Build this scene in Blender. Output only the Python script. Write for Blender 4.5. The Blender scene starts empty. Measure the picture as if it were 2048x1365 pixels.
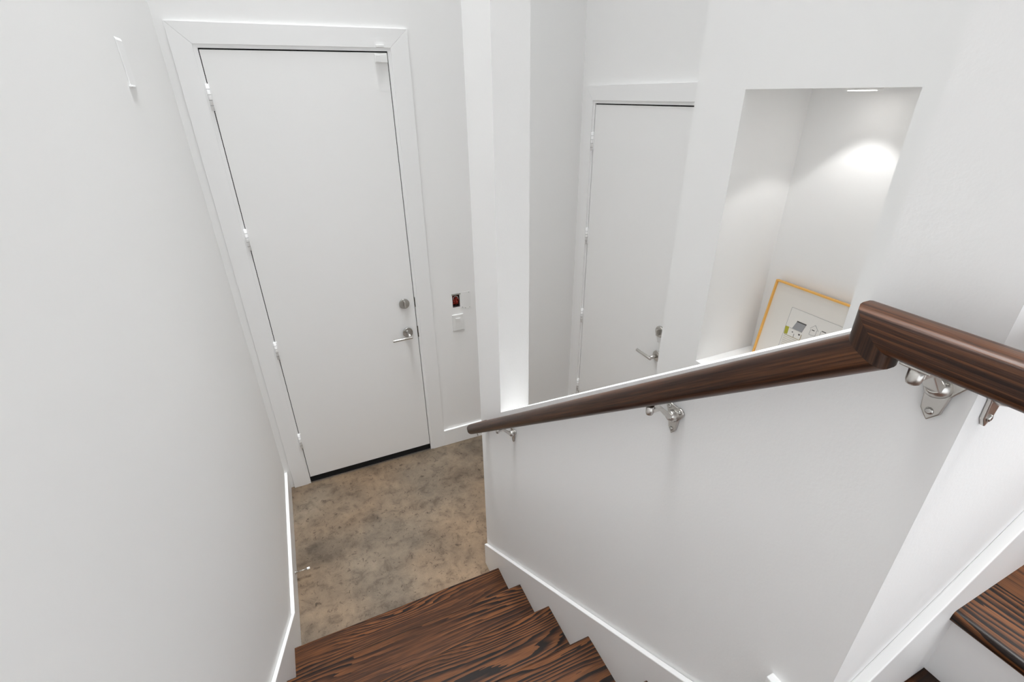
import bpy, bmesh, math, random
from mathutils import Vector, Matrix

random.seed(7)
S = bpy.context.scene
COL = S.collection
H = 2.264                      # eye height above the ground floor; all z below are relative to the eye

# ------------------------------------------------------------------ camera, light, exposure
cam_d = bpy.data.cameras.new('camera')
cam_d.sensor_width = 36.0
cam_d.lens = 973.92 / 2048 * 36.0
cam_d.clip_start = 0.02
cam = bpy.data.objects.new('camera', cam_d)
COL.objects.link(cam)
pitch, yaw, roll = 0.4715, 0.4173, -0.0125
_f = Vector((math.sin(yaw) * math.cos(pitch), math.cos(yaw) * math.cos(pitch), -math.sin(pitch)))
_r = Vector((math.cos(yaw), -math.sin(yaw), 0))
_u = _r.cross(_f)
_r2 = _r * math.cos(roll) + _u * math.sin(roll)
_u2 = _u * math.cos(roll) - _r * math.sin(roll)
cam.matrix_world = Matrix(((_r2.x, _u2.x, -_f.x, 0), (_r2.y, _u2.y, -_f.y, 0), (_r2.z, _u2.z, -_f.z, H), (0, 0, 0, 1)))
S.camera = cam

world = bpy.data.worlds.new('world')
S.world = world
world.use_nodes = True
world.node_tree.nodes['Background'].inputs[0].default_value = (0.75, 0.87, 1.0, 1)
world.node_tree.nodes['Background'].inputs[1].default_value = 0.5

S.view_settings.view_transform = 'Standard'
S.view_settings.look = 'None'
S.view_settings.exposure = -0.12
S.view_settings.gamma = 1.0
S.view_settings.use_curve_mapping = False
S.cycles.use_denoising = True
S.cycles.use_adaptive_sampling = True
S.cycles.adaptive_threshold = 0.06
S.cycles.adaptive_min_samples = 16
S.cycles.use_light_tree = False
S.cycles.max_bounces = 10
S.cycles.diffuse_bounces = 9
S.cycles.glossy_bounces = 3
S.cycles.transmission_bounces = 1
S.cycles.caustics_reflective = False
S.cycles.caustics_refractive = False

ZC = 4.5                       # ceiling height (relative to the eye)


def area(name, loc, rot, sx, sy, power, color=(1, 1, 1), shape='RECTANGLE'):
    d = bpy.data.lights.new(name, 'AREA')
    d.shape = shape
    d.size = sx
    if shape in ('RECTANGLE', 'ELLIPSE'):
        d.size_y = sy
    d.energy = power
    d.color = color
    o = bpy.data.objects.new(name, d)
    o.location = (loc[0], loc[1], loc[2] + H)
    o.rotation_euler = rot
    COL.objects.link(o)
    return o


# added fill lights, set in an unseen skylight and an unseen rear window
for x_, w_ in ((0.15, 38.0), (0.95, 3.0)):
    a_ = area('added_skylight_fill', (x_, 1.50, ZC + 0.10), (0, 0, 0), 0.8, 2.1, w_, (0.965, 0.985, 1.0))
    a_.data.spread = math.radians(47)          # narrow, so the added light reaches the low walls
area('added_rear_fill', (0.75, -0.96, -0.13), (math.radians(90), 0, 0), 1.7, 1.25, 9.5, (0.97, 0.985, 1.0))  # unseen source behind the camera, sized to fill the lower walls
a_ = area('added_tread_fill', (1.40, -0.45, ZC - 0.02), (0, 0, 0), 0.5, 0.5, 18, (1.0, 0.99, 0.97), 'DISK')  # added lamp without a fixture, brightens the upper treads
a_.data.spread = math.radians(25)
area('added_right_fill', (3.62, -0.25, 1.40), (math.radians(90), 0, math.radians(90)), 0.8, 1.6, 40, (0.97, 0.985, 1.0))  # added light at the right, gives the upper tread its sheen

# ------------------------------------------------------------------ materials
def new_mat(name):
    m = bpy.data.materials.new(name)
    m.use_nodes = True
    nt = m.node_tree
    return m, nt, nt.nodes['Principled BSDF']


def plain(name, col, rough=0.5, metal=0.0, spec=0.5, emit=None, estr=0.0, bump=None):
    m, nt, b = new_mat(name)
    b.inputs['Base Color'].default_value = (*col, 1)
    b.inputs['Roughness'].default_value = rough
    b.inputs['Metallic'].default_value = metal
    b.inputs['Specular IOR Level'].default_value = spec
    if emit:
        b.inputs['Emission Color'].default_value = (*emit, 1)
        b.inputs['Emission Strength'].default_value = estr
    if bump:
        scale, strength, dist = bump
        tc = nt.nodes.new('ShaderNodeTexCoord')
        n = nt.nodes.new('ShaderNodeTexNoise')
        n.inputs['Scale'].default_value = scale
        n.inputs['Detail'].default_value = 3
        bp = nt.nodes.new('ShaderNodeBump')
        bp.inputs['Strength'].default_value = strength
        bp.inputs['Distance'].default_value = dist
        nt.links.new(tc.outputs['Object'], n.inputs['Vector'])
        nt.links.new(n.outputs['Fac'], bp.inputs['Height'])
        nt.links.new(bp.outputs['Normal'], b.inputs['Normal'])
    return m


def ramp(nt, stops):
    r = nt.nodes.new('ShaderNodeValToRGB')
    e = r.color_ramp.elements
    while len(e) < len(stops):
        e.new(0.5)
    for q, (pos, c) in zip(e, stops):
        q.position = pos
        q.color = (*c, 1)
    return r


def wood_mat(name, lo, mid, hi, ring=70.0, warp_amp=13.0, warp_scale=(1.3, 5.0), rough=0.38, ring_gain=0.9):
    """stained oak; UV in metres, u along the grain"""
    m, nt, b = new_mat(name)
    L = nt.links.new
    N = nt.nodes.new
    uv = N('ShaderNodeUVMap')
    oi = N('ShaderNodeObjectInfo')
    rnd = N('ShaderNodeMath'); rnd.operation = 'MULTIPLY'; rnd.inputs[1].default_value = 37.0
    L(oi.outputs['Random'], rnd.inputs[0])
    comb = N('ShaderNodeCombineXYZ')
    L(rnd.outputs[0], comb.inputs['Z'])
    add = N('ShaderNodeVectorMath'); add.operation = 'ADD'
    L(uv.outputs['UV'], add.inputs[0]); L(comb.outputs[0], add.inputs[1])

    def noise(sx, sy, detail, rough_=0.5, dist=0.0):
        mp = N('ShaderNodeMapping')
        mp.inputs['Scale'].default_value = (sx, sy, 1)
        L(add.outputs[0], mp.inputs['Vector'])
        n = N('ShaderNodeTexNoise')
        n.inputs['Scale'].default_value = 1
        n.inputs['Detail'].default_value = detail
        n.inputs['Roughness'].default_value = rough_
        n.inputs['Distortion'].default_value = dist
        L(mp.outputs[0], n.inputs['Vector'])
        return n.outputs['Fac']

    warp = noise(*warp_scale, 1.0)
    jit = noise(3.0, 34.0, 2.5, 0.6)
    broad = noise(1.6, 62.0, 4.0, 0.62)
    fine = noise(5.0, 230.0, 3.0, 0.6)
    fade = noise(1.4, 11.0, 1.0)
    sep = N('ShaderNodeSeparateXYZ'); L(add.outputs[0], sep.inputs[0])

    def mth(op, a, bb):
        x = N('ShaderNodeMath'); x.operation = op
        for i, q in enumerate((a, bb)):
            if isinstance(q, (int, float)):
                x.inputs[i].default_value = q
            else:
                L(q, x.inputs[i])
        return x.outputs[0]

    t = mth('ADD', mth('ADD', mth('MULTIPLY', sep.outputs['Y'], ring), mth('MULTIPLY', warp, warp_amp)), mth('MULTIPLY', jit, 2.6))
    fr = mth('FRACT', t, 0)
    saw = mth('POWER', fr, 1.7)                       # early wood to dark late-wood line
    # tone = streaky noise + growth rings that come and go
    k_fade = mth('MULTIPLY', mth('SUBTRACT', fade, 0.28), 2.0 * ring_gain)
    val = mth('SUBTRACT', mth('ADD', mth('MULTIPLY', broad, 1.05), mth('MULTIPLY', fine, 0.55)), 0.22)
    val = mth('SUBTRACT', val, mth('MULTIPLY', mth('SUBTRACT', saw, 0.30), k_fade))
    rr = ramp(nt, [(0.20, lo), (0.50, mid), (0.86, hi)])
    L(val, rr.inputs['Fac'])
    # pores / fine streaks
    streak = noise(14.0, 520.0, 2.0, 0.6)
    sr = ramp(nt, [(0.36, (0.42, 0.40, 0.38)), (0.56, (1, 1, 1))])
    L(streak, sr.inputs['Fac'])
    mix = N('ShaderNodeMix'); mix.data_type = 'RGBA'; mix.blend_type = 'MULTIPLY'
    mix.inputs['Factor'].default_value = 0.75
    L(rr.outputs['Color'], mix.inputs[6]); L(sr.outputs['Color'], mix.inputs[7])
    # broad tone change
    tone = noise(1.1, 5.0, 2.0)
    tr = ramp(nt, [(0.3, (0.70, 0.70, 0.70)), (0.7, (1.25, 1.2, 1.15))])
    L(tone, tr.inputs['Fac'])
    mix2 = N('ShaderNodeMix'); mix2.data_type = 'RGBA'; mix2.blend_type = 'MULTIPLY'
    mix2.inputs['Factor'].default_value = 1.0
    L(mix.outputs[2], mix2.inputs[6]); L(tr.outputs['Color'], mix2.inputs[7])
    L(mix2.outputs[2], b.inputs['Base Color'])
    b.inputs['Roughness'].default_value = rough
    b.inputs['Specular IOR Level'].default_value = 0.32
    bp = N('ShaderNodeBump'); bp.inputs['Strength'].default_value = 0.25; bp.inputs['Distance'].default_value = 0.0006
    L(streak, bp.inputs['Height']); L(bp.outputs['Normal'], b.inputs['Normal'])
    return m


def concrete_mat():
    m, nt, b = new_mat('stained_concrete')
    L = nt.links.new
    N = nt.nodes.new
    tc = N('ShaderNodeTexCoord')

    def noise(scale, detail, rough_, off=(0, 0, 0), dist=0.0):
        mp = N('ShaderNodeMapping'); mp.inputs['Location'].default_value = off
        L(tc.outputs['Object'], mp.inputs['Vector'])
        n = N('ShaderNodeTexNoise')
        n.inputs['Scale'].default_value = scale
        n.inputs['Detail'].default_value = detail
        n.inputs['Roughness'].default_value = rough_
        n.inputs['Distortion'].default_value = dist
        L(mp.outputs[0], n.inputs['Vector'])
        return n.outputs['Fac']

    def mul(a, c, fac):
        x = N('ShaderNodeMix'); x.data_type = 'RGBA'; x.blend_type = 'MULTIPLY'
        x.inputs['Factor'].default_value = fac
        L(a, x.inputs[6]); L(c, x.inputs[7])
        return x.outputs[2]

    base = ramp(nt, [(0.32, (0.105, 0.080, 0.058)), (0.5, (0.184, 0.138, 0.098)), (0.68, (0.245, 0.184, 0.130))])
    L(noise(2.6, 6, 0.6, (3.1, 1.2, 0)), base.inputs['Fac'])
    warm = ramp(nt, [(0.4, (0.94, 0.98, 1.0)), (0.62, (1.06, 0.98, 0.88))])
    L(noise(1.5, 2, 0.5, (9.1, 4.2, 0)), warm.inputs['Fac'])
    mott = ramp(nt, [(0.34, (0.50, 0.49, 0.48)), (0.48, (0.90, 0.90, 0.90)), (0.66, (1.12, 1.12, 1.12))])
    L(noise(14, 8, 0.70, (0.3, 5.2, 0), 0.5), mott.inputs['Fac'])
    speck = ramp(nt, [(0.33, (0.30, 0.28, 0.26)), (0.42, (1, 1, 1))])
    L(noise(42, 4, 0.7, (1.3, 2.2, 0), 0.8), speck.inputs['Fac'])
    grain = ramp(nt, [(0.3, (0.84, 0.84, 0.84)), (0.7, (1.12, 1.12, 1.12))])
    L(noise(260, 2, 0.6), grain.inputs['Fac'])
    c = mul(base.outputs['Color'], warm.outputs['Color'], 1.0)
    c = mul(c, mott.outputs['Color'], 0.85)
    c = mul(c, speck.outputs['Color'], 0.8)
    c = mul(c, grain.outputs['Color'], 1.0)
    L(c, b.inputs['Base Color'])
    b.inputs['Roughness'].default_value = 0.55
    b.inputs['Specular IOR Level'].default_value = 0.3
    return m


M = {
    'wall': plain('wall_paint', (0.90, 0.898, 0.892), 0.6, spec=0.0, bump=(190, 0.10, 0.002)),
    'smooth': plain('smooth_wall_paint', (0.90, 0.898, 0.892), 0.6, spec=0.0),
    'ceil': plain('ceiling_paint', (0.90, 0.90, 0.895), 0.8, spec=0.0),
    'trim': plain('trim_paint', (0.90, 0.90, 0.897), 0.4, spec=0.4),
    'door': plain('door_paint', (0.90, 0.898, 0.892), 0.45, spec=0.35),
    'plastic': plain('white_plastic', (0.86, 0.86, 0.85), 0.4),
    'black': plain('black_rubber', (0.012, 0.012, 0.012), 0.7, spec=0.2),
    'dark': plain('dark_box', (0.10, 0.09, 0.09), 0.7),
    'nickel': plain('brushed_nickel', (0.62, 0.60, 0.57), 0.28, metal=1.0),
    'steel': plain('satin_steel', (0.58, 0.57, 0.55), 0.22, metal=1.0),
    'red': plain('red_wire', (0.45, 0.045, 0.025), 0.5),
    'copper': plain('copper_wire', (0.55, 0.30, 0.2), 0.4, metal=1.0),
    'gold': plain('gilt_wood', (0.86, 0.47, 0.11), 0.35, spec=0.5),
    'mat': plain('ivory_mat_board', (0.80, 0.77, 0.72), 0.8),
    'paper': plain('print_paper', (0.80, 0.78, 0.74), 0.8),
    'inkgrey': plain('grey_ink', (0.33, 0.33, 0.34), 0.8),
    'inkdark': plain('dark_ink', (0.09, 0.085, 0.08), 0.8),
    'inkgreen': plain('green_ink', (0.42, 0.40, 0.04), 0.8),
    'inkbrown': plain('brown_ink', (0.42, 0.33, 0.18), 0.8),
    'lens': plain('lamp_lens', (1, 1, 1), 0.5, emit=(1, 0.98, 0.95), estr=10.0),
    'concrete': concrete_mat(),
    'tread': wood_mat('stained_oak_tread', (0.008, 0.0034, 0.0020), (0.048, 0.0170, 0.0058), (0.140, 0.052, 0.0165), ring=62.0, warp_amp=16.0, ring_gain=1.9),
    'rail': wood_mat('stained_oak_rail', (0.013, 0.0058, 0.0040), (0.042, 0.0175, 0.0095), (0.150, 0.060, 0.024), ring=90.0, warp_amp=6.0, warp_scale=(0.8, 9.0), rough=0.33, ring_gain=0.30),
}

# ------------------------------------------------------------------ mesh helpers (z relative to the eye, H added on building)
class MB:
    def __init__(self):
        self.v = []; self.f = []; self.uv = []; self.sm = []

    def add(self, verts, faces, uvs=None, smooth=False):
        k = len(self.v)
        self.v += [tuple(p) for p in verts]
        for i, fc in enumerate(faces):
            self.f.append([k + j for j in fc])
            self.uv.append(uvs[i] if uvs else None)
            self.sm.append(smooth if isinstance(smooth, bool) else smooth[i])
        return self

    def box(self, x0, x1, y0, y1, z0, z1):
        x0, x1 = sorted((x0, x1)); y0, y1 = sorted((y0, y1)); z0, z1 = sorted((z0, z1))
        v = [(x, y, z) for z in (z0, z1) for y in (y0, y1) for x in (x0, x1)]
        return self.add(v, [(0, 2, 3, 1), (4, 5, 7, 6), (0, 1, 5, 4), (2, 6, 7, 3), (0, 4, 6, 2), (1, 3, 7, 5)])

    def prism(self, pts, axis, lo, hi):
        """pts: polygon in the two other axes; extruded along axis ('x','y','z')"""
        def P(a, b, c):
            return {'x': (c, a, b), 'y': (a, c, b), 'z': (a, b, c)}[axis]
        n = len(pts)
        v = [P(a, b, lo) for a, b in pts] + [P(a, b, hi) for a, b in pts]
        f = [list(range(n))[::-1], [n + i for i in range(n)]] + [(i, (i + 1) % n, n + (i + 1) % n, n + i) for i in range(n)]
        return self.add(v, f)

    def tube(self, path, rad, seg=12, caps=True, smooth=True):
        path = [Vector(p) for p in path]
        n = len(path)
        rads = rad if isinstance(rad, (list, tuple)) else [rad] * n
        rings = []
        ref = None
        for i, p in enumerate(path):
            d = (path[min(i + 1, n - 1)] - path[max(i - 1, 0)]).normalized()
            if ref is None:
                ref = Vector((0, 0, 1)) if abs(d.z) < 0.9 else Vector((1, 0, 0))
            a = (ref - d * ref.dot(d)).normalized()
            b = d.cross(a)
            ref = a
            rings.append([p + (a * math.cos(2 * math.pi * k / seg) + b * math.sin(2 * math.pi * k / seg)) * rads[i] for k in range(seg)])
        v = [q for r in rings for q in r]
        f = []; sm = []
        for i in range(n - 1):
            for k in range(seg):
                f.append((i * seg + k, i * seg + (k + 1) % seg, (i + 1) * seg + (k + 1) % seg, (i + 1) * seg + k)); sm.append(smooth)
        if caps:
            f.append(list(range(seg))[::-1]); sm.append(False)
            f.append([(n - 1) * seg + k for k in range(seg)]); sm.append(False)
        return self.add(v, f, None, sm)

    def build(self, name, mat, parent=None, bevel=0.0, loc=None, seg=2):
        me = bpy.data.meshes.new(name)
        dz = H if loc is None else 0.0
        me.from_pydata([(a, b, c + dz) for a, b, c in self.v], [], self.f)
        if any(u is not None for u in self.uv):
            lay = me.uv_layers.new(name='UVMap')
            for poly, u in zip(me.polygons, self.uv):
                for li, q in zip(poly.loop_indices, u or [(0, 0)] * poly.loop_total):
                    lay.data[li].uv = q
        for poly, s in zip(me.polygons, self.sm):
            poly.use_smooth = s
        bm = bmesh.new(); bm.from_mesh(me)
        bmesh.ops.recalc_face_normals(bm, faces=bm.faces)
        bm.to_mesh(me); bm.free()
        me.materials.append(M[mat])
        o = bpy.data.objects.new(name, me)
        COL.objects.link(o)
        if loc is not None:
            o.location = (loc[0], loc[1], loc[2] + H)
        if bevel:
            b = o.modifiers.new('bevel', 'BEVEL')
            b.width = bevel; b.segments = seg; b.limit_method = 'ANGLE'; b.angle_limit = math.radians(35)
        if parent:
            attach(o, parent)
        return o


def attach(o, parent):
    bpy.context.view_layer.update()
    o.parent = parent
    o.matrix_parent_inverse = parent.matrix_world.inverted()


def tag(o, label=None, cat=None, group=None, kind=None):
    if label: o['label'] = label
    if cat: o['category'] = cat
    if group: o['group'] = group
    if kind: o['kind'] = kind
    return o


def empty(name, loc, label=None, cat=None, group=None, kind=None):
    o = bpy.data.objects.new(name, None)
    o.empty_display_size = 0.05
    o.location = (loc[0], loc[1], loc[2] + H)
    COL.objects.link(o)
    bpy.context.view_layer.update()
    return tag(o, label, cat, group, kind)


def copy_tree(o, parent=None):
    c = o.copy()
    COL.objects.link(c)
    if parent is not None:
        c.parent = parent
    for ch in list(o.children):
        copy_tree(ch, c)
    return c


def slab(axis, lo, hi, a0, a1, z0, z1, holes=()):
    """wall slab with rectangular through-holes. axis 'x': slab between x=lo..hi, a = y; axis 'y': a = x"""
    mb = MB()
    A = sorted({a0, a1, *[h[0] for h in holes], *[h[1] for h in holes]})
    Z = sorted({z0, z1, *[h[2] for h in holes], *[h[3] for h in holes]})
    A = [a for a in A if a0 <= a <= a1]; Z = [z for z in Z if z0 <= z <= z1]
    solid = lambda i, j: (0 <= i < len(A) - 1 and 0 <= j < len(Z) - 1 and
                          not any(h[0] <= (A[i] + A[i + 1]) / 2 <= h[1] and h[2] <= (Z[j] + Z[j + 1]) / 2 <= h[3] for h in holes))
    idx = {}

    def vert(i, j, s):
        k = (i, j, s)
        if k not in idx:
            c = lo if s == 0 else hi
            idx[k] = len(mb.v)
            mb.v.append((c, A[i], Z[j]) if axis == 'x' else (A[i], c, Z[j]))
        return idx[k]

    def face(*q):
        mb.f.append(list(q)); mb.uv.append(None); mb.sm.append(False)
    for i in range(len(A) - 1):
        for j in range(len(Z) - 1):
            if not solid(i, j):
                continue
            for s in (0, 1):
                face(vert(i, j, s), vert(i + 1, j, s), vert(i + 1, j + 1, s), vert(i, j + 1, s))
            for (di, dj, p, q) in ((-1, 0, (0, 0), (0, 1)), (1, 0, (1, 0), (1, 1)), (0, -1, (0, 0), (1, 0)), (0, 1, (0, 1), (1, 1))):
                if not solid(i + di, j + dj):
                    face(vert(i + p[0], j + p[1], 0), vert(i + q[0], j + q[1], 0), vert(i + q[0], j + q[1], 1), vert(i + p[0], j + p[1], 1))
    return mb


# ------------------------------------------------------------------ measured planes
ZF = -2.264
XL = -0.365                    # left wall
YD = 2.755                     # far wall with the entry door (casing face)
YW = YD + 0.012                # far wall paint
W, T = 0.602, 0.1224           # stair wall face, thickness
YE, YC, YB, YK = 1.713, 1.477, 0.3137, 0.1867
XR = 1.691                     # hall wall with the second door (casing face)
XRW = XR + 0.012
XN, XNB = 1.50, 1.834          # niche wall face, niche back
Y4, NL, NR, NT, NB = 1.617, 1.3834, 0.8319, 0.002, -1.063
RUN, RISE, Y1, Z1 = 0.2537, 0.1902, 1.527, -2.0845
ZL = Z1 + 6 * RISE             # landing
YL = Y1 - 6 * RUN              # landing nosing
YBACK = -0.95
XEND = 3.6
DL, DR, DT, DB = -0.2256, 0.5744, 0.181, -2.241     # entry door leaf
CL, CR, CT = -0.329, 0.684, 0.2826                  # its casing

# ------------------------------------------------------------------ setting
tag(MB().box(XL - .12, XEND, YBACK - .12, YD + .14, ZF - .12, ZF).build('floor', 'concrete'),
    'stained brown concrete floor at the foot of the stairs', kind='structure')
tag(MB().box(XL - .12, XL, YBACK - .12, YD + .14, ZF, ZC).build('wall_left', 'smooth'),
    'plain white wall along the left of the stairs', kind='structure')
BOX = (0.818, 0.866, -1.215, -1.126)                # cut-out of the electrical box
wf = slab('y', YW, YW + .12, XL, XRW + .12, ZF, ZC, [(DL - .022, DR + .022, ZF, DT + .022), BOX]).build('wall_far', 'smooth')
tag(wf, 'white wall holding the entry door', kind='structure')
ws = MB().prism([(YE, ZF), (YE, ZC), (YC, ZC), (YC, -1.131), (YB, -0.260), (YB, ZF)], 'x', W, W + T)
tag(ws.build('wall_stair', 'wall'), 'white stair wall with sloping half-height top beside a column', kind='structure')
tag(MB().box(W, XEND, YK, YB, ZF, ZC).build('wall_upper_flight', 'wall'),
    'bright white wall beside the upper flight', kind='structure')
D2L, D2R, D2T = 2.607, 1.770, -0.064                # second door leaf (y range, top)
wh = slab('x', XRW, XRW + .12, Y4 - .02, YW, ZF, ZC, [(D2R - .022, D2L + .022, ZF, D2T + .022)]).build('wall_hall', 'smooth')
tag(wh, 'white hall wall holding the second door', kind='structure')
wn = slab('x', XN, XNB, YB, Y4, ZF, ZC, [(NR, NL, NB, NT)])
wn.box(XNB, XNB + .1, YB, Y4 - .03, ZF, ZC)
tag(wn.build('wall_niche', 'smooth'), 'white hall wall with a tall lit niche', kind='structure')
tag(slab('x', XEND, XEND + .12, YBACK, YK, ZF, ZC, [(-.65, .15, .60, 2.20)]).build('wall_right', 'smooth'), kind='structure')
w3 = MB()
for (a, b, c, d) in ((-.65, -.62, .60, 2.20), (.12, .15, .60, 2.20), (-.65, .15, .60, .63), (-.65, .15, 2.17, 2.20)):
    w3.box(XEND + .05, XEND + .09, a, b, c, d)
tag(w3.build('added_window_3', 'trim'), kind='structure')  # unseen window frame, added around the right fill light
WIN = (-0.10, 1.60, -0.755, 0.495)
tag(slab('y', YBACK - .12, YBACK, XL, XEND, ZF, ZC, [WIN]).build('wall_rear', 'smooth'), kind='structure')
# rear window (behind the camera) and skylight: unseen openings, added for the fill lights
w1 = MB()
for (a, b, c, d) in ((WIN[0], WIN[0] + .05, WIN[2], WIN[3]), (WIN[1] - .05, WIN[1], WIN[2], WIN[3]), (WIN[0], WIN[1], WIN[2], WIN[2] + .05), (WIN[0], WIN[1], WIN[3] - .05, WIN[3])):
    w1.box(a, b, YBACK - .09, YBACK - .05, c, d)
tag(w1.build('added_window_1', 'trim'), kind='structure')
SKY = (-0.25, 1.35, 0.45, 2.55)
ce = MB()
for (a, b, c, d) in ((XL - .12, SKY[0], YBACK - .12, YD + .14), (SKY[1], XEND + .12, YBACK - .12, YD + .14), (SKY[0], SKY[1], YBACK - .12, SKY[2]), (SKY[0], SKY[1], SKY[3], YD + .14)):
    ce.box(a, b, c, d, ZC, ZC + .12)
tag(ce.build('ceiling', 'ceil'), kind='structure')
w2 = MB()
for (a, b, c, d) in ((SKY[0] - .05, SKY[0], SKY[2], SKY[3]), (SKY[1], SKY[1] + .05, SKY[2], SKY[3]), (SKY[0], SKY[1], SKY[2] - .05, SKY[2]), (SKY[0], SKY[1], SKY[3], SKY[3] + .05)):
    w2.box(a, b, c, d, ZC + .12, ZC + .2)
tag(w2.build('added_window_2', 'trim'), kind='structure')  # unseen skylight frame, added with the overhead fill lights

# baseboards
SK = 0.016
tag(MB().box(XL, XL + SK, 1.733, YW - .0, ZF, -2.134).build('baseboard_left', 'trim', bevel=.002),
    'white baseboard along the left wall at the floor', kind='structure')
tag(MB().box(CR, XRW, YW - SK, YW, ZF, -2.137).build('baseboard_far', 'trim', bevel=.002),
    'white baseboard right of the entry door', kind='structure')
bu = MB().box(W - SK, W, YK - SK, 0.2647, ZL, -0.895)
bu.prism([(W - SK, ZL), (W - SK, -.895), (W + .03, -.860), (XEND - .6, -.860 + (XEND - .6 - W - .03) * .763), (XEND - .6, ZL)], 'y', YK - SK, YK)
tag(bu.build('baseboard_upper', 'trim', bevel=.002), 'white sloping skirting board beside the upper flight', kind='structure')

# ------------------------------------------------------------------ wood pieces with grain UVs
def loft(rings, closed_caps=True, along=None):
    """rings: list of rings of Vectors; UV u = distance along, v = distance around"""
    mb = MB()
    n = len(rings[0])
    v = [q for r in rings for q in r]
    per = [0.0]
    for k in range(n):
        per.append(per[-1] + (Vector(rings[0][(k + 1) % n]) - Vector(rings[0][k])).length)
    d = (sum((Vector(q) for q in rings[-1]), Vector()) / n - sum((Vector(q) for q in rings[0]), Vector()) / n).normalized()
    f = []; uv = []; sm = []
    for i in range(len(rings) - 1):
        for k in range(n):
            k2 = (k + 1) % n
            f.append((i * n + k, i * n + k2, (i + 1) * n + k2, (i + 1) * n + k))
            uu = [Vector(rings[a][b]).dot(d) for a, b in ((i, k), (i, k2), (i + 1, k2), (i + 1, k))]
            vv = (per[k], per[k + 1], per[k + 1], per[k])
            uv.append(list(zip(uu, vv))); sm.append(True)
    for ring, base, rev in ((rings[0], 0, True), (rings[-1], (len(rings) - 1) * n, False)):
        ids = [base + k for k in range(n)]
        c = sum((Vector(q) for q in ring), Vector()) / n
        ax = (Vector(ring[0]) - c).normalized()
        bx = d.cross(ax)
        uu = [(0.05 * (Vector(q) - c).dot(ax), (Vector(q) - c).dot(bx)) for q in ring]
        if rev:
            ids = ids[::-1]; uu = uu[::-1]
        f.append(ids); uv.append(uu); sm.append(False)
    return mb.add(v, f, uv, sm)


def tread_mesh(x0, x1, depth, th=0.027):
    """board along x, nosing at local y=0 (front edge at +y), back at y=-depth, top at z=0; rounded nosing"""
    r = 0.009
    prof = [(-depth, -th), (-depth, 0.0)]
    prof += [(-r * 0 - r + r * math.sin(a), -r + r * math.cos(a)) for a in [i * math.pi / 8 for i in range(5)]]
    prof += [(-r + r * math.cos(a), -th + r - r * math.sin(a)) for a in [i * math.pi / 8 for i in range(5)]]
    return loft([[Vector((x0, y, z)) for y, z in prof], [Vector((x1, y, z)) for y, z in prof]])


def set_sharp(o, ang=40):
    me = o.data
    bm = bmesh.new(); bm.from_mesh(me)
    for e in bm.edges:
        if len(e.link_faces) == 2 and e.calc_face_angle(0) > math.radians(ang):
            e.smooth = False
    bm.to_mesh(me); bm.free()


# lower flight
st = empty('staircase', (0.12, 0.8, ZF), 'lower flight of dark-stained oak stairs down to the concrete floor', 'stairs')
x0, x1 = XL + SK - .003, W - SK + .003
first = None
for i in range(6):
    y, z = Y1 - i * RUN, Z1 + i * RISE
    if first is None:
        o = tread_mesh(x0, x1, RUN + 0.03).build('tread', 'tread', None, loc=(0, y, z))
        set_sharp(o)
        first = o
    else:
        o = first.copy(); COL.objects.link(o)
        o.location = (0, y, z + H)
    attach(o, st)
for i in range(7):
    y, z = Y1 - i * RUN - .024, Z1 + i * RISE
    zb = ZF if i == 0 else z - RISE
    MB().box(x0, x1, y - .016, y, zb, z - .027).build('riser', 'trim', st)
# skirting boards either side, sloping with the stairs
MB().prism([(YE, ZF), (YE, -2.121), (.2647, -2.121 + .7376 * (YE - .2647)), (.2647, -1.30), (1.45, ZF)], 'x', W - SK, W - .0015).build('skirting_board', 'trim', st, bevel=.002)
MB().prism([(1.733, ZF), (1.733, -2.134), (-.05, -2.134 + .7376 * 1.783), (-.05, -1.10), (1.45, ZF)], 'x', XL + .0015, XL + SK).build('skirting_board', 'trim', st, bevel=.002)

# landing and upper flight
lo_ = tread_mesh(XL, W - SK, YL - YBACK, 0.03).build('floor_landing', 'tread', None, loc=(0, YL, ZL))
set_sharp(lo_)
tag(lo_, 'dark oak landing floor at the top of the lower flight', kind='structure')
# landing strip in front of the first riser of the upper flight
o = loft([[Vector((W - SK, y, z)) for y, z in ((YBACK, ZL - .03), (YBACK, ZL), (YK - SK, ZL), (YK - SK, ZL - .03))],
          [Vector((0.905, y, z)) for y, z in ((YBACK, ZL - .03), (YBACK, ZL), (YK - SK, ZL), (YK - SK, ZL - .03))]]).build('landing_board', 'tread')
set_sharp(o)
attach(o, lo_)
su = empty('staircase', (1.6, -.3, ZL), 'upper flight of oak stairs with white risers, rising to the right', 'stairs')
R2, X1 = 0.1745, 0.864
proto = None
for i in range(6):
    x, z = X1 + i * RUN, ZL + R2 + i * R2 * 1.0
    if proto is None:
        # built along x, then turned so that the nosing faces -x
        mb = tread_mesh(.002, YK - SK + .003 - YBACK, RUN + .03, 0.024)
        mb.v = [(-b, a, c) for a, b, c in mb.v]
        o = mb.build('tread', 'tread', None, loc=(x, YBACK, z))
        set_sharp(o)
        proto = o
    else:
        o = proto.copy(); COL.objects.link(o); o.location = (x, YBACK, z + H)
    attach(o, su)
    MB().box(x + .026, x + .042, YBACK + .002, YK - SK, z - R2, z - .024).build('riser', 'trim', su)

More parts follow.
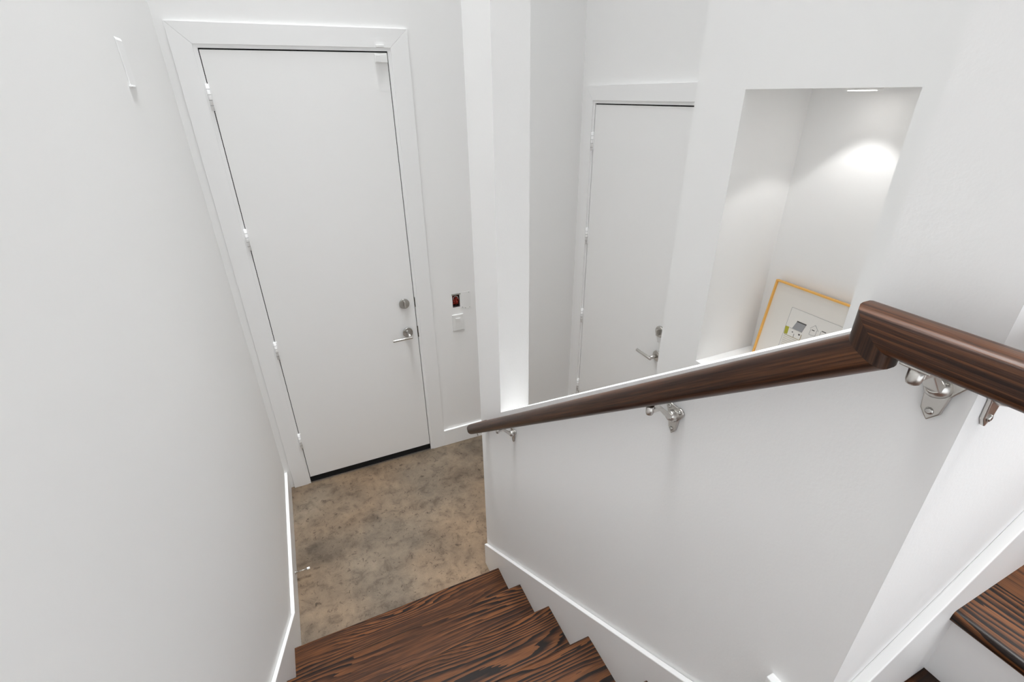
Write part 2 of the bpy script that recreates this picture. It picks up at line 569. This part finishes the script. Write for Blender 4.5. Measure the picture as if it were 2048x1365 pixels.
# ------------------------------------------------------------------ handrail
hr = empty('handrail', (W, 0.9, -0.9), 'dark oak handrail on metal brackets along the white stair wall', 'handrail')
RX = W - 0.065
SL = 0.764
ys = 1.640
zline = lambda y: -0.5023 - SL * (y - 0.5932)
YV, ZLEV = 0.2615, -0.223
path = [Vector((W, ys, zline(ys))), Vector((RX, ys, zline(ys))), Vector((RX, YV, zline(YV))), Vector((RX, YV, ZLEV)),
        Vector((RX, YK - .065, ZLEV)), Vector((.76, YK - .065, ZLEV)), Vector((2.1, YK - .065, ZLEV + 1.34 * .70))]


def rail_profile(wd=0.044, ht=0.044, r=0.0165, n=5):
    pts = []
    for cx, cy, a0 in ((wd / 2 - r, ht / 2 - r, 0), (-wd / 2 + r, ht / 2 - r, 90), (-wd / 2 + r, -ht / 2 + r, 180), (wd / 2 - r, -ht / 2 + r, 270)):
        for k in range(n + 1):
            a = math.radians(a0 + 90 * k / n)
            pts.append((cx + r * math.cos(a), cy + r * math.sin(a)))
    return pts


dirs = [(path[i + 1] - path[i]).normalized() for i in range(len(path) - 1)]
# section of the sloping run (segment 1)
d1 = dirs[1]
ex = Vector((1, 0, 0)); en = ex.cross(d1).normalized()
if en.z < 0: en = -en
base = [path[1] + ex * a + en * b for a, b in rail_profile()]


def plane_hit(q, d, p, n):
    return q + d * ((p - q).dot(n) / d.dot(n))


joint_n = [None] + [(dirs[i - 1] + dirs[i]).normalized() for i in range(1, len(dirs))] + [None]
joint_n[0] = dirs[0]; joint_n[-1] = dirs[-1]
rings = {}
rings[1] = [plane_hit(q, dirs[1], path[1], joint_n[1]) for q in base]
rings[2] = [plane_hit(q, dirs[1], path[2], joint_n[2]) for q in base]
for i in range(3, len(path)):
    rings[i] = [plane_hit(q, dirs[i - 1], path[i], joint_n[i]) for q in rings[i - 1]]
rings[0] = [plane_hit(q, dirs[0], path[0], joint_n[0]) for q in rings[1]]
for i, nm in enumerate(('wall_return', 'sloping_rail', 'riser_block', 'level_rail', 'corner_rail', 'upper_rail')):
    o = loft([rings[i], rings[i + 1]]).build(nm, 'rail', hr)
    set_sharp(o, 35)

# brackets: local X points away from the wall, Z up; boss at the origin
def bracket(tilt):
    pl = MB()
    pts = []
    lob = [(0.0135, 0.015, 0.0095), (-0.0135, 0.015, 0.0095)]
    for k in range(9):
        a = math.radians(-20 + 150 * k / 8); pts.append((0.0135 + .0095 * math.cos(a), 0.014 + .0095 * math.sin(a)))
    for k in range(9):
        a = math.radians(50 + 150 * k / 8); pts.append((-0.0135 + .0095 * math.cos(a), 0.014 + .0095 * math.sin(a)))
    pts += [(-0.0125, -0.006), (-0.0095, -0.030), (0.0, -0.042), (0.0095, -0.030), (0.0125, -0.006)]
    pl.prism(pts, 'x', 0.0, 0.005)
    root = pl.build('bracket', 'nickel', None, bevel=.0012, loc=(0, 0, -H))
    # boss and arm
    ar = MB()
    ar.tube([(0.004, 0, 0), (0.012, 0, 0.002), (0.018, 0, 0.006)], [0.0125, 0.0115, 0.008], 16)
    sec = lambda x, z, w, h, c: [(x - h * c[1], -w, z + h * c[0]), (x - h * c[1], w, z + h * c[0]), (x + h * c[1], w, z - h * c[0]), (x + h * c[1], -w, z - h * c[0])]
    prof = [(0.008, 0.000, .0090, .0055), (0.022, 0.008, .0075, .0045), (0.040, 0.0275, .0065, .0038), (0.047, 0.0310, .0068, .0038), (0.064, 0.0320, .0072, .0040)]
    vs = []
    for i, (x, z, w, h) in enumerate(prof):
        a, b = prof[max(i - 1, 0)], prof[min(i + 1, len(prof) - 1)]
        dx, dz = b[0] - a[0], b[1] - a[1]; l = math.hypot(dx, dz)
        vs += sec(x, z, w, h, (dx / l, dz / l))
    fs = []
    for i in range(len(prof) - 1):
        for k in range(4):
            fs.append((i * 4 + k, i * 4 + (k + 1) % 4, i * 4 + 4 + (k + 1) % 4, i * 4 + 4 + k))
    fs += [(3, 2, 1, 0), tuple(len(vs) - 4 + k for k in range(4))]
    ar.add(vs, fs)
    a_ = ar.build('arm', 'nickel', None, bevel=.0012, loc=(0, 0, -H))
    a_.parent = root
    # saddle plate under the rail and its clamp screw
    sd = MB()
    c, s = math.cos(tilt), math.sin(tilt)
    q = lambda y, z: (y * c - z * s, y * s + z * c)
    L_ = .014
    sd.prism([q(-L_, .0095), q(L_, .0095), q(L_, .0065), q(-L_, .0065)], 'x', 0.056, 0.074)
    sd.v = [(x, y, z + .0325) for x, y, z in sd.v]
    s_ = sd.build('saddle', 'nickel', None, bevel=.001, loc=(0, 0, -H)); s_.parent = root
    cs = MB()
    cs.tube([(0.066, 0, 0.041), (0.066, 0, 0.026), (0.066, 0, 0.0225), (0.066, 0, 0.0205)], [.0072, .0072, .0060, .0030], 16)
    c_ = cs.build('clamp_screw', 'nickel', None, loc=(0, 0, -H)); c_.parent = root
    for (yy, zz) in ((0.0135, 0.015), (-0.0135, 0.015), (0, -0.030)):
        sc = MB().tube([(0.005, yy, zz), (0.0068, yy, zz), (0.0074, yy, zz)], [.0046, .0040, .002], 12)
        o = sc.build('screw', 'steel', None, loc=(0, 0, -H)); o.parent = root
    return root


ang = math.atan(SL)
for k, (loc, rz, tl) in enumerate((((W, 1.350, -1.143), math.pi, ang), ((W, 0.580, -0.5605), math.pi, ang), ((W, 0.2165, -0.2870), math.pi, 0.0),
                                   ((0.6400, YK, -0.2870), -math.pi / 2, 0.0))):
    b = bracket(tl)
    b.location = (loc[0], loc[1], loc[2] + H); b.rotation_euler = (0, 0, rz)
    bpy.context.view_layer.update()
    attach(b, hr)
# small pin under the lower end of the rail
MB().tube([(RX + .012, 1.632, zline(1.632) - .018), (RX + .020, 1.640, zline(1.640) - .040), (RX + .021, 1.641, zline(1.640) - .044)], .0022, 8).build('pin', 'steel', hr)

# ------------------------------------------------------------------ entry door
tr = empty('trim_1', (DL, YD, ZF), 'white mitred casing around the entry door', None, None, 'structure')
ci_l, ci_r, ci_t = DL - .020, DR + .020, DT + .020
yc0, yc1 = YD - .002, YW
MB().prism([(CL, ZF), (CL, CT), (ci_l, ci_t), (ci_l, ZF)], 'y', yc0, yc1).build('casing_board', 'trim', tr, bevel=.0012)
MB().prism([(CR, ZF), (CR, CT), (ci_r, ci_t), (ci_r, ZF)], 'y', yc0, yc1).build('casing_board', 'trim', tr, bevel=.0012)
MB().prism([(CL + .0006, CT), (CR - .0006, CT), (ci_r - .0006, ci_t), (ci_l + .0006, ci_t)], 'y', yc0, yc1).build('casing_board', 'trim', tr, bevel=.0012)
jb = MB()
jb.box(DL - .022, DL - .0035, YD + .002, YD + .10, ZF, DT + .006)
jb.box(DR + .0035, DR + .022, YD + .002, YD + .10, ZF, DT + .006)
jb.box(DL - .022, DR + .022, YD + .002, YD + .10, DT + .006, DT + .022)
jb.build('jamb', 'trim', tr)
sl_ = MB().box(DL, DR, YD - .004, YD + .10, ZF, ZF + .010).build('threshold', 'nickel', tr)
for z0, z1 in ((-1.160, -1.098), (-1.365, -1.290)):
    MB().box(DR + .0030, DR + .0062, YD + .0000, YD + .030, z0, z1).build('strike_plate', 'steel', tr)

d1_ = empty('door_1', (DL, YD, ZF), 'tall flush white entry door with lever and deadbolt', 'door', None, 'structure')
MB().box(DL, DR, YD + .004, YD + .048, DB + .026, DT).build('leaf', 'door', d1_, bevel=.0012)
ga = MB()
ga.box(DL - .0035, DL, YD + .014, YD + .05, ZF + .01, DT + .006)
ga.box(DR, DR + .0035, YD + .010, YD + .05, ZF + .01, DT + .006)
ga.box(DL - .0035, DR + .0035, YD + .010, YD + .05, DT, DT + .006)
ga.build('weather_strip', 'black', d1_)
MB().box(DL + .001, DR - .001, YD + .003, YD + .050, ZF + .0105, DB + .026).build('door_sweep', 'black', d1_)
hp = None
for zc in (-.003, -.645, -1.279, -1.917):
    if hp is None:
        mb = MB()
        mb.tube([(0, 0, -.054), (0, 0, .054)], .0065, 12)
        hp = mb.build('hinge', 'trim', None, loc=(DL - .004, YD - .0035, zc))
        for q in (-.033, -.011, .011, .033):
            g = MB().tube([(0, 0, q - .0006), (0, 0, q + .0006)], .0068, 12).build('knuckle_gap', 'dark', None, loc=(0, 0, -H)); g.parent = hp
        lf = MB().box(.002, .012, .004, .0085, -.05, .05).build('hinge_leaf', 'trim', None, loc=(0, 0, -H)); lf.parent = hp
        o = hp
    else:
        o = copy_tree(hp)
        o.location = (DL - .004, YD - .0035, zc + H)
    o['_todo'] = 1
for o in [o for o in COL.objects if o.get('_todo')]:
    del o['_todo']; attach(o, d1_)

# deadbolt and lever (plate faces -y)
def disc_y(x, y, z, r, th, nm, mat, parent, seg=32, bev=.0):
    return MB().tube([(x, y, z), (x, y - th, z)], r, seg, smooth=True).build(nm, mat, parent, bevel=bev)


fy = YD + .004
db = disc_y(0.5125, fy, -1.128, .0315, .010, 'deadbolt', 'steel', d1_, bev=.002)
MB().box(0.5125 - .0045, 0.5125 + .0045, fy - .030, fy - .010, -1.146, -1.110).build('thumb_turn', 'nickel', db, bevel=.002)
ro = disc_y(0.513, fy, -1.320, .0315, .010, 'lever_rosette', 'steel', d1_, bev=.002)
MB().tube([(0.513, fy - .009, -1.320), (0.517, fy - .064, -1.331)], .0095, 20).build('lever_spindle', 'nickel', ro)
MB().tube([(0.5275, fy - .064, -1.332), (0.408, fy - .064, -1.335)], .0075, 16).build('lever', 'nickel', ro, bevel=.001)

# ------------------------------------------------------------------ second door (hall wall)
t2 = empty('trim_2', (XR, D2L, ZF), 'white casing around the hall door', None, None, 'structure')
C2L, C2T, C2R = 2.701, 0.033, D2R - .115
MB().prism([(C2L, ZF), (C2L, C2T), (D2L + .02, D2T + .02), (D2L + .02, ZF)], 'x', XR - .006, XRW).build('casing_board', 'trim', t2, bevel=.0012)
MB().prism([(C2R, ZF), (C2R, C2T), (D2R - .02, D2T + .02), (D2R - .02, ZF)], 'x', XR - .006, XRW).build('casing_board', 'trim', t2, bevel=.0012)
MB().prism([(C2L - .0006, C2T), (C2R + .0006, C2T), (D2R - .0194, D2T + .02), (D2L + .0194, D2T + .02)], 'x', XR - .006, XRW).build('casing_board', 'trim', t2, bevel=.0012)
j2 = MB()
j2.box(XR + .002, XR + .1, D2L + .0035, D2L + .022, ZF, D2T + .006)
j2.box(XR + .002, XR + .1, D2R - .022, D2R - .0035, ZF, D2T + .006)
j2.box(XR + .002, XR + .1, D2R - .022, D2L + .022, D2T + .006, D2T + .022)
j2.build('jamb', 'trim', t2)
d2_ = empty('door_2', (XR, D2L, ZF), 'flush white hall door half hidden behind the niche wall', 'door', None, 'structure')
MB().box(XR + .004, XR + .042, D2R, D2L, ZF + .012, D2T).build('leaf', 'door', d2_, bevel=.0012)
g2 = MB()
g2.box(XR + .012, XR + .05, D2L, D2L + .0035, ZF, D2T + .006)
g2.box(XR + .010, XR + .05, D2R - .0035, D2R, ZF, D2T + .006)
g2.box(XR + .010, XR + .05, D2R - .0035, D2L + .0035, D2T, D2T + .006)
g2.build('weather_strip', 'black', d2_)
hp2 = None
new = []
for zc in (-.259, -.819, -1.374, -1.936):
    if hp2 is None:
        hp2 = MB().tube([(0, 0, -.051), (0, 0, .051)], .0075, 12).build('hinge', 'trim', None, loc=(XR - .0035, D2L + .006, zc))
        for q in (-.031, -.010, .010, .031):
            g = MB().tube([(0, 0, q - .0006), (0, 0, q + .0006)], .0078, 12).build('knuckle_gap', 'dark', None, loc=(0, 0, -H)); g.parent = hp2
        lf = MB().box(.004, .0085, -.014, -.002, -.048, .048).build('hinge_leaf', 'trim', None, loc=(0, 0, -H)); lf.parent = hp2
        o = hp2
    else:
        o = copy_tree(hp2); o.location = (XR - .0035, D2L + .006, zc + H)
    new.append(o)
for o in new:
    attach(o, d2_)


def disc_x(x, y, z, r, th, nm, mat, parent, bev=.0):
    return MB().tube([(x, y, z), (x - th, y, z)], r, 32).build(nm, mat, parent, bevel=bev)


fx = XR + .004
db2 = disc_x(fx, 1.836, -1.160, .0315, .012, 'deadbolt', 'nickel', d2_, .002)
MB().box(fx - .030, fx - .011, 1.8315, 1.8405, -1.178, -1.142).build('thumb_turn', 'nickel', db2, bevel=.002)
ro2 = disc_x(fx, 1.834, -1.308, .0315, .010, 'lever_rosette', 'nickel', d2_, .002)
MB().tube([(fx - .009, 1.834, -1.308), (fx - .055, 1.834, -1.308)], .0105, 20).build('lever_spindle', 'nickel', ro2)
MB().tube([(fx - .058, 1.8215, -1.3085), (fx - .058, 1.943, -1.3085)], .0085, 16).build('lever', 'nickel', ro2, bevel=.001)

# ------------------------------------------------------------------ small fittings
# alarm contact on the door leaf and its magnet on the casing
sd = MB().box(.512, .5725, fy - .014, fy, .138, .1745).build('door_sensor', 'plastic', None, bevel=.002)
tag(sd, 'white alarm contact at the top corner of the entry door', 'sensor')
MB().box(.516, .540, fy - .0165, fy - .0135, .142, .170).build('sensor_cover', 'plastic', sd, bevel=.001)
mg = MB().box(.5245, .5625, yc0 - .010, yc0, .2025, .2130).build('sensor_magnet', 'plastic', None, bevel=.0015)
tag(mg, 'small white alarm magnet on the casing above the entry door', 'sensor')

# light switch
sw = MB().box(.8075, .8820, YW - .006, YW, -1.377, -1.266).build('light_switch', 'plastic', None, bevel=.002)
tag(sw, 'white rocker light switch right of the entry door', 'switch')
MB().prism([(YW - .006, -1.355), (YW - .006, -1.290), (YW - .0095, -1.290), (YW - .0072, -1.322), (YW - .0072, -1.355)], 'x', .8290, .8605).build('rocker', 'plastic', sw, bevel=.0005)

# open electrical box with red wires
eb = empty('electrical_box', (.842, YW, -1.17), 'open electrical box with red wires above the light switch', 'electrical box')
bx_ = MB()
a0, a1, b0, b1 = BOX
yb = YW + .055
bx_.box(a0, a0 + .002, YW - .001, yb, b0, b1); bx_.box(a1 - .002, a1, YW - .001, yb, b0, b1)
bx_.box(a0 + .002, a1 - .002, YW - .001, yb, b0, b0 + .002); bx_.box(a0 + .002, a1 - .002, YW - .001, yb, b1 - .002, b1)
bx_.box(a0, a1, yb - .002, yb, b0, b1)
bx_.build('box_shell', 'dark', eb)
MB().box(a0 - .004, a1 + .006, YW - .004, YW - .001, b1 - .006, b1 + .002).build('mud_ring_lip', 'steel', eb)
rr_ = random.Random(3)
for k in range(7):
    cx = a0 + .0085 + k * .0052
    pts = []
    for j in range(8):
        t_ = j / 7
        pts.append((cx + rr_.uniform(-.005, .005), YW + .030 - .018 * math.sin(math.pi * t_ * (1 + .25 * (k % 3))) + rr_.uniform(-.008, .008), b0 + .006 + (.056 + .004 * (k % 4)) * t_))
    MB().tube(pts, .0034, 8).build('red_wire', 'red', eb)
ring = [(.842 + .016 * math.cos(a), YW + .004, -1.158 + .016 * math.sin(a)) for a in [math.radians(-20 + 220 * k / 14) for k in range(15)]]
MB().tube(ring, .0012, 8).build('bare_wire', 'plastic', eb)
# repair patch beside the box with its nail holes
pt = MB().box(.872, .940, YW - .0012, YW, -1.236, -1.120).build('plaster_patch', 'plastic')
tag(pt, 'flat white plaster patch between electrical box and column', 'wall patch')
for (x, z) in ((.929, -1.127), (.882, -1.222), (.902, -1.230), (.930, -1.229)):
    MB().tube([(x, YW - .0010, z), (x, YW - .0018, z)], .0022, 10).build('nail_hole', 'dark', pt)

# door stop on the left baseboard
dsx = XL + SK
ds = empty('door_stop', (dsx, 2.0245, -2.205), 'metal rod door stop with white tip on the left baseboard', 'door stop')
MB().tube([(dsx, 2.0245, -2.205), (dsx + .003, 2.0245, -2.205), (dsx + .018, 2.0245, -2.205)], [.0095, .0085, .0032], 16).build('base', 'nickel', ds)
MB().tube([(dsx + .012, 2.0245, -2.205), (dsx + .060, 2.0245, -2.205)], .0028, 10).build('rod', 'nickel', ds)
MB().tube([(dsx + .058, 2.0245, -2.205), (dsx + .060, 2.0245, -2.205), (dsx + .071, 2.0245, -2.205), (dsx + .072, 2.0245, -2.205)], [.0055, .0065, .0065, .005], 14).build('rubber_tip', 'plastic', ds)

# slim white chime box high on the left wall
ch = MB().prism([(XL, .031), (XL + .004, .031), (XL + .003, .150), (XL, .158)], 'y', 1.955, 2.035).build('door_chime', 'trim', None, bevel=.002)
tag(ch, 'flat white door chime high on the left wall', 'chime')
MB().box(XL, XL + .0062, 1.945, 2.005, .0275, .0325).build('lower_lip', 'trim', ch, bevel=.001)

# ------------------------------------------------------------------ niche downlight
LX, LY = 1.694, 1.107
dlt = empty('downlight', (LX, LY, NT), 'round white downlight shining in the niche ceiling', 'light')
mb = MB()
seg = 48
ro_, ri_ = .054, .040
vs = []
for (r, z) in ((ri_, NT), (ro_, NT), (ro_ - .002, NT - .005), (ri_, NT - .007)):
    vs += [(LX + r * math.cos(2 * math.pi * k / seg), LY + r * math.sin(2 * math.pi * k / seg), z) for k in range(seg)]
fs = []
for i in range(4):
    j = (i + 1) % 4
    for k in range(seg):
        fs.append((i * seg + k, i * seg + (k + 1) % seg, j * seg + (k + 1) % seg, j * seg + k))
mb.add(vs, fs, None, False)
mb.build('trim_ring', 'plastic', dlt)
MB().tube([(LX, LY, NT), (LX, LY, NT - .0085)], ri_ - .001, 32).build('lens', 'lens', dlt)
sp = bpy.data.lights.new('downlight_beam', 'SPOT')
sp.energy = 2.9
sp.color = (1.0, 0.995, 0.985)
sp.spot_size = math.radians(93)
sp.spot_blend = 0.22
sp.shadow_soft_size = 0.02
so = bpy.data.objects.new('downlight_beam', sp)
so.location = (LX, LY, NT - .03 + H)
COL.objects.link(so)
attach(so, dlt)

# ------------------------------------------------------------------ leaning framed print
FB, FTx = Vector((1.772, 0, NB)), Vector((1.818, 0, -.712))
vd = FTx - FB; fh = vd.length; vd.normalize()
ud = Vector((0, -1, 0)); nd = ud.cross(vd).normalized()
if nd.x > 0: nd = -nd
F0 = Vector((1.772, 1.319, NB))
FW = 0.47


def fp(u, v, d=0.0):
    return F0 + ud * u + vd * v + nd * d


pf = empty('picture_frame', (1.772, 1.1, NB), 'gold-framed architectural print leaning against the niche back', 'picture')


def fbox(u0, u1, v0, v1, d0, d1, nm, mat, par, bev=0.0):
    mb = MB()
    v = [fp(u, vv, d) for d in (d0, d1) for vv in (v0, v1) for u in (u0, u1)]
    mb.add(v, [(0, 2, 3, 1), (4, 5, 7, 6), (0, 1, 5, 4), (2, 6, 7, 3), (0, 4, 6, 2), (1, 3, 7, 5)])
    return mb.build(nm, mat, par, bevel=bev)


def fpoly(pts, d0, d1, nm, mat, par):
    mb = MB(); n = len(pts)
    v = [fp(u, w, d0) for u, w in pts] + [fp(u, w, d1) for u, w in pts]
    mb.add(v, [list(range(n))[::-1], [n + i for i in range(n)]] + [(i, (i + 1) % n, n + (i + 1) % n, n + i) for i in range(n)])
    return mb.build(nm, mat, par)


fr = .0072
fbox(0, fr, 0, fh, -.004, .014, 'frame_rail', 'gold', pf, .002)
fbox(FW - fr, FW, 0, fh, -.004, .014, 'frame_rail', 'gold', pf, .002)
fbox(fr, FW - fr, fh - fr, fh, -.004, .014, 'frame_rail', 'gold', pf, .002)
fbox(fr, FW - fr, 0, fr, -.004, .014, 'frame_rail', 'gold', pf, .002)
mt = fbox(fr, FW - fr, fr, fh - fr, -.002, .004, 'mat_board', 'mat', pf)

def bar(p0, p1, w, nm, mat, par, d=.0056):
    (a, b), (c, e) = p0, p1
    l = math.hypot(c - a, e - b); nx, ny = -(e - b) / l * w / 2, (c - a) / l * w / 2
    return fpoly([(a + nx, b + ny), (c + nx, e + ny), (c - nx, e - ny), (a - nx, b - ny)], .0048, d, nm, mat, par)



sh = fbox(.104, FW - .104, .062, .2665, .004, .0046, 'print_sheet', 'paper', mt)
for p0, p1 in (((.104, .2665), (FW - .104, .2665)), ((.104, .062), (.104, .2665)), ((FW - .104, .062), (FW - .104, .2665))):
    bar(p0, p1, .0010, 'sheet_edge', 'inkgrey', mt, .0050)
fpoly([(.1458, .2220), (.1869, .2222), (.1790, .1850), (.1340, .1850)], .0046, .0049, 'drawn_roof', 'inkgrey', mt)
bar((.1445, .2195), (.1862, .2195), .0045, 'drawn_ridge', 'inkdark', mt, .0053)
fpoly([(.1042, .1844), (.1207, .1853), (.1223, .1540), (.1071, .1515)], .0046, .0050, 'drawn_tree', 'inkgreen', mt)
bar((.1096, .1497), (.1815, .1507), .0018, 'drawn_ground_line', 'inkbrown', mt)
bar((.1808, .1750), (.1815, .1507), .0022, 'drawn_wall_edge', 'inkbrown', mt)
bar((.1240, .1835), (.1800, .1840), .0008, 'drawn_eave', 'inkgrey', mt)
for (u, v, a, b) in ((.1714, .1712, .0075, .0060), (.1411, .1705, .0050, .0040), (.2195, .2110, .0110, .0030), (.2610, .2214, .0170, .0035)):
    fpoly([(u - a / 2, v - b / 2), (u + a / 2, v - b / 2), (u + a / 2, v + b / 2), (u - a / 2, v + b / 2)], .0046, .0052, 'drawn_window', 'inkdark', mt)
bar((.1500, .1660), (.1512, .1520), .0014, 'drawn_door_edge', 'inkdark', mt)
for (p0, p1) in (((.2085, .1900), (.2085, .2120)), ((.2335, .1905), (.2335, .2160)), ((.2085, .1895), (.2335, .1905)), ((.2040, .2140), (.2211, .2330)), ((.2211, .2330), (.2400, .2140)), ((.2500, .1900), (.2500, .2200)), ((.2780, .1900), (.2780, .2200))):
    bar(p0, p1, .0007, 'drawn_gable_line', 'inkgrey', mt)
for k in range(5):
    v0 = .1420 - k * .0085
    bar((.1100, v0), (.1700 - k * .004, v0 + .0010), .0007, 'drawn_lawn_line', 'inkbrown', mt)
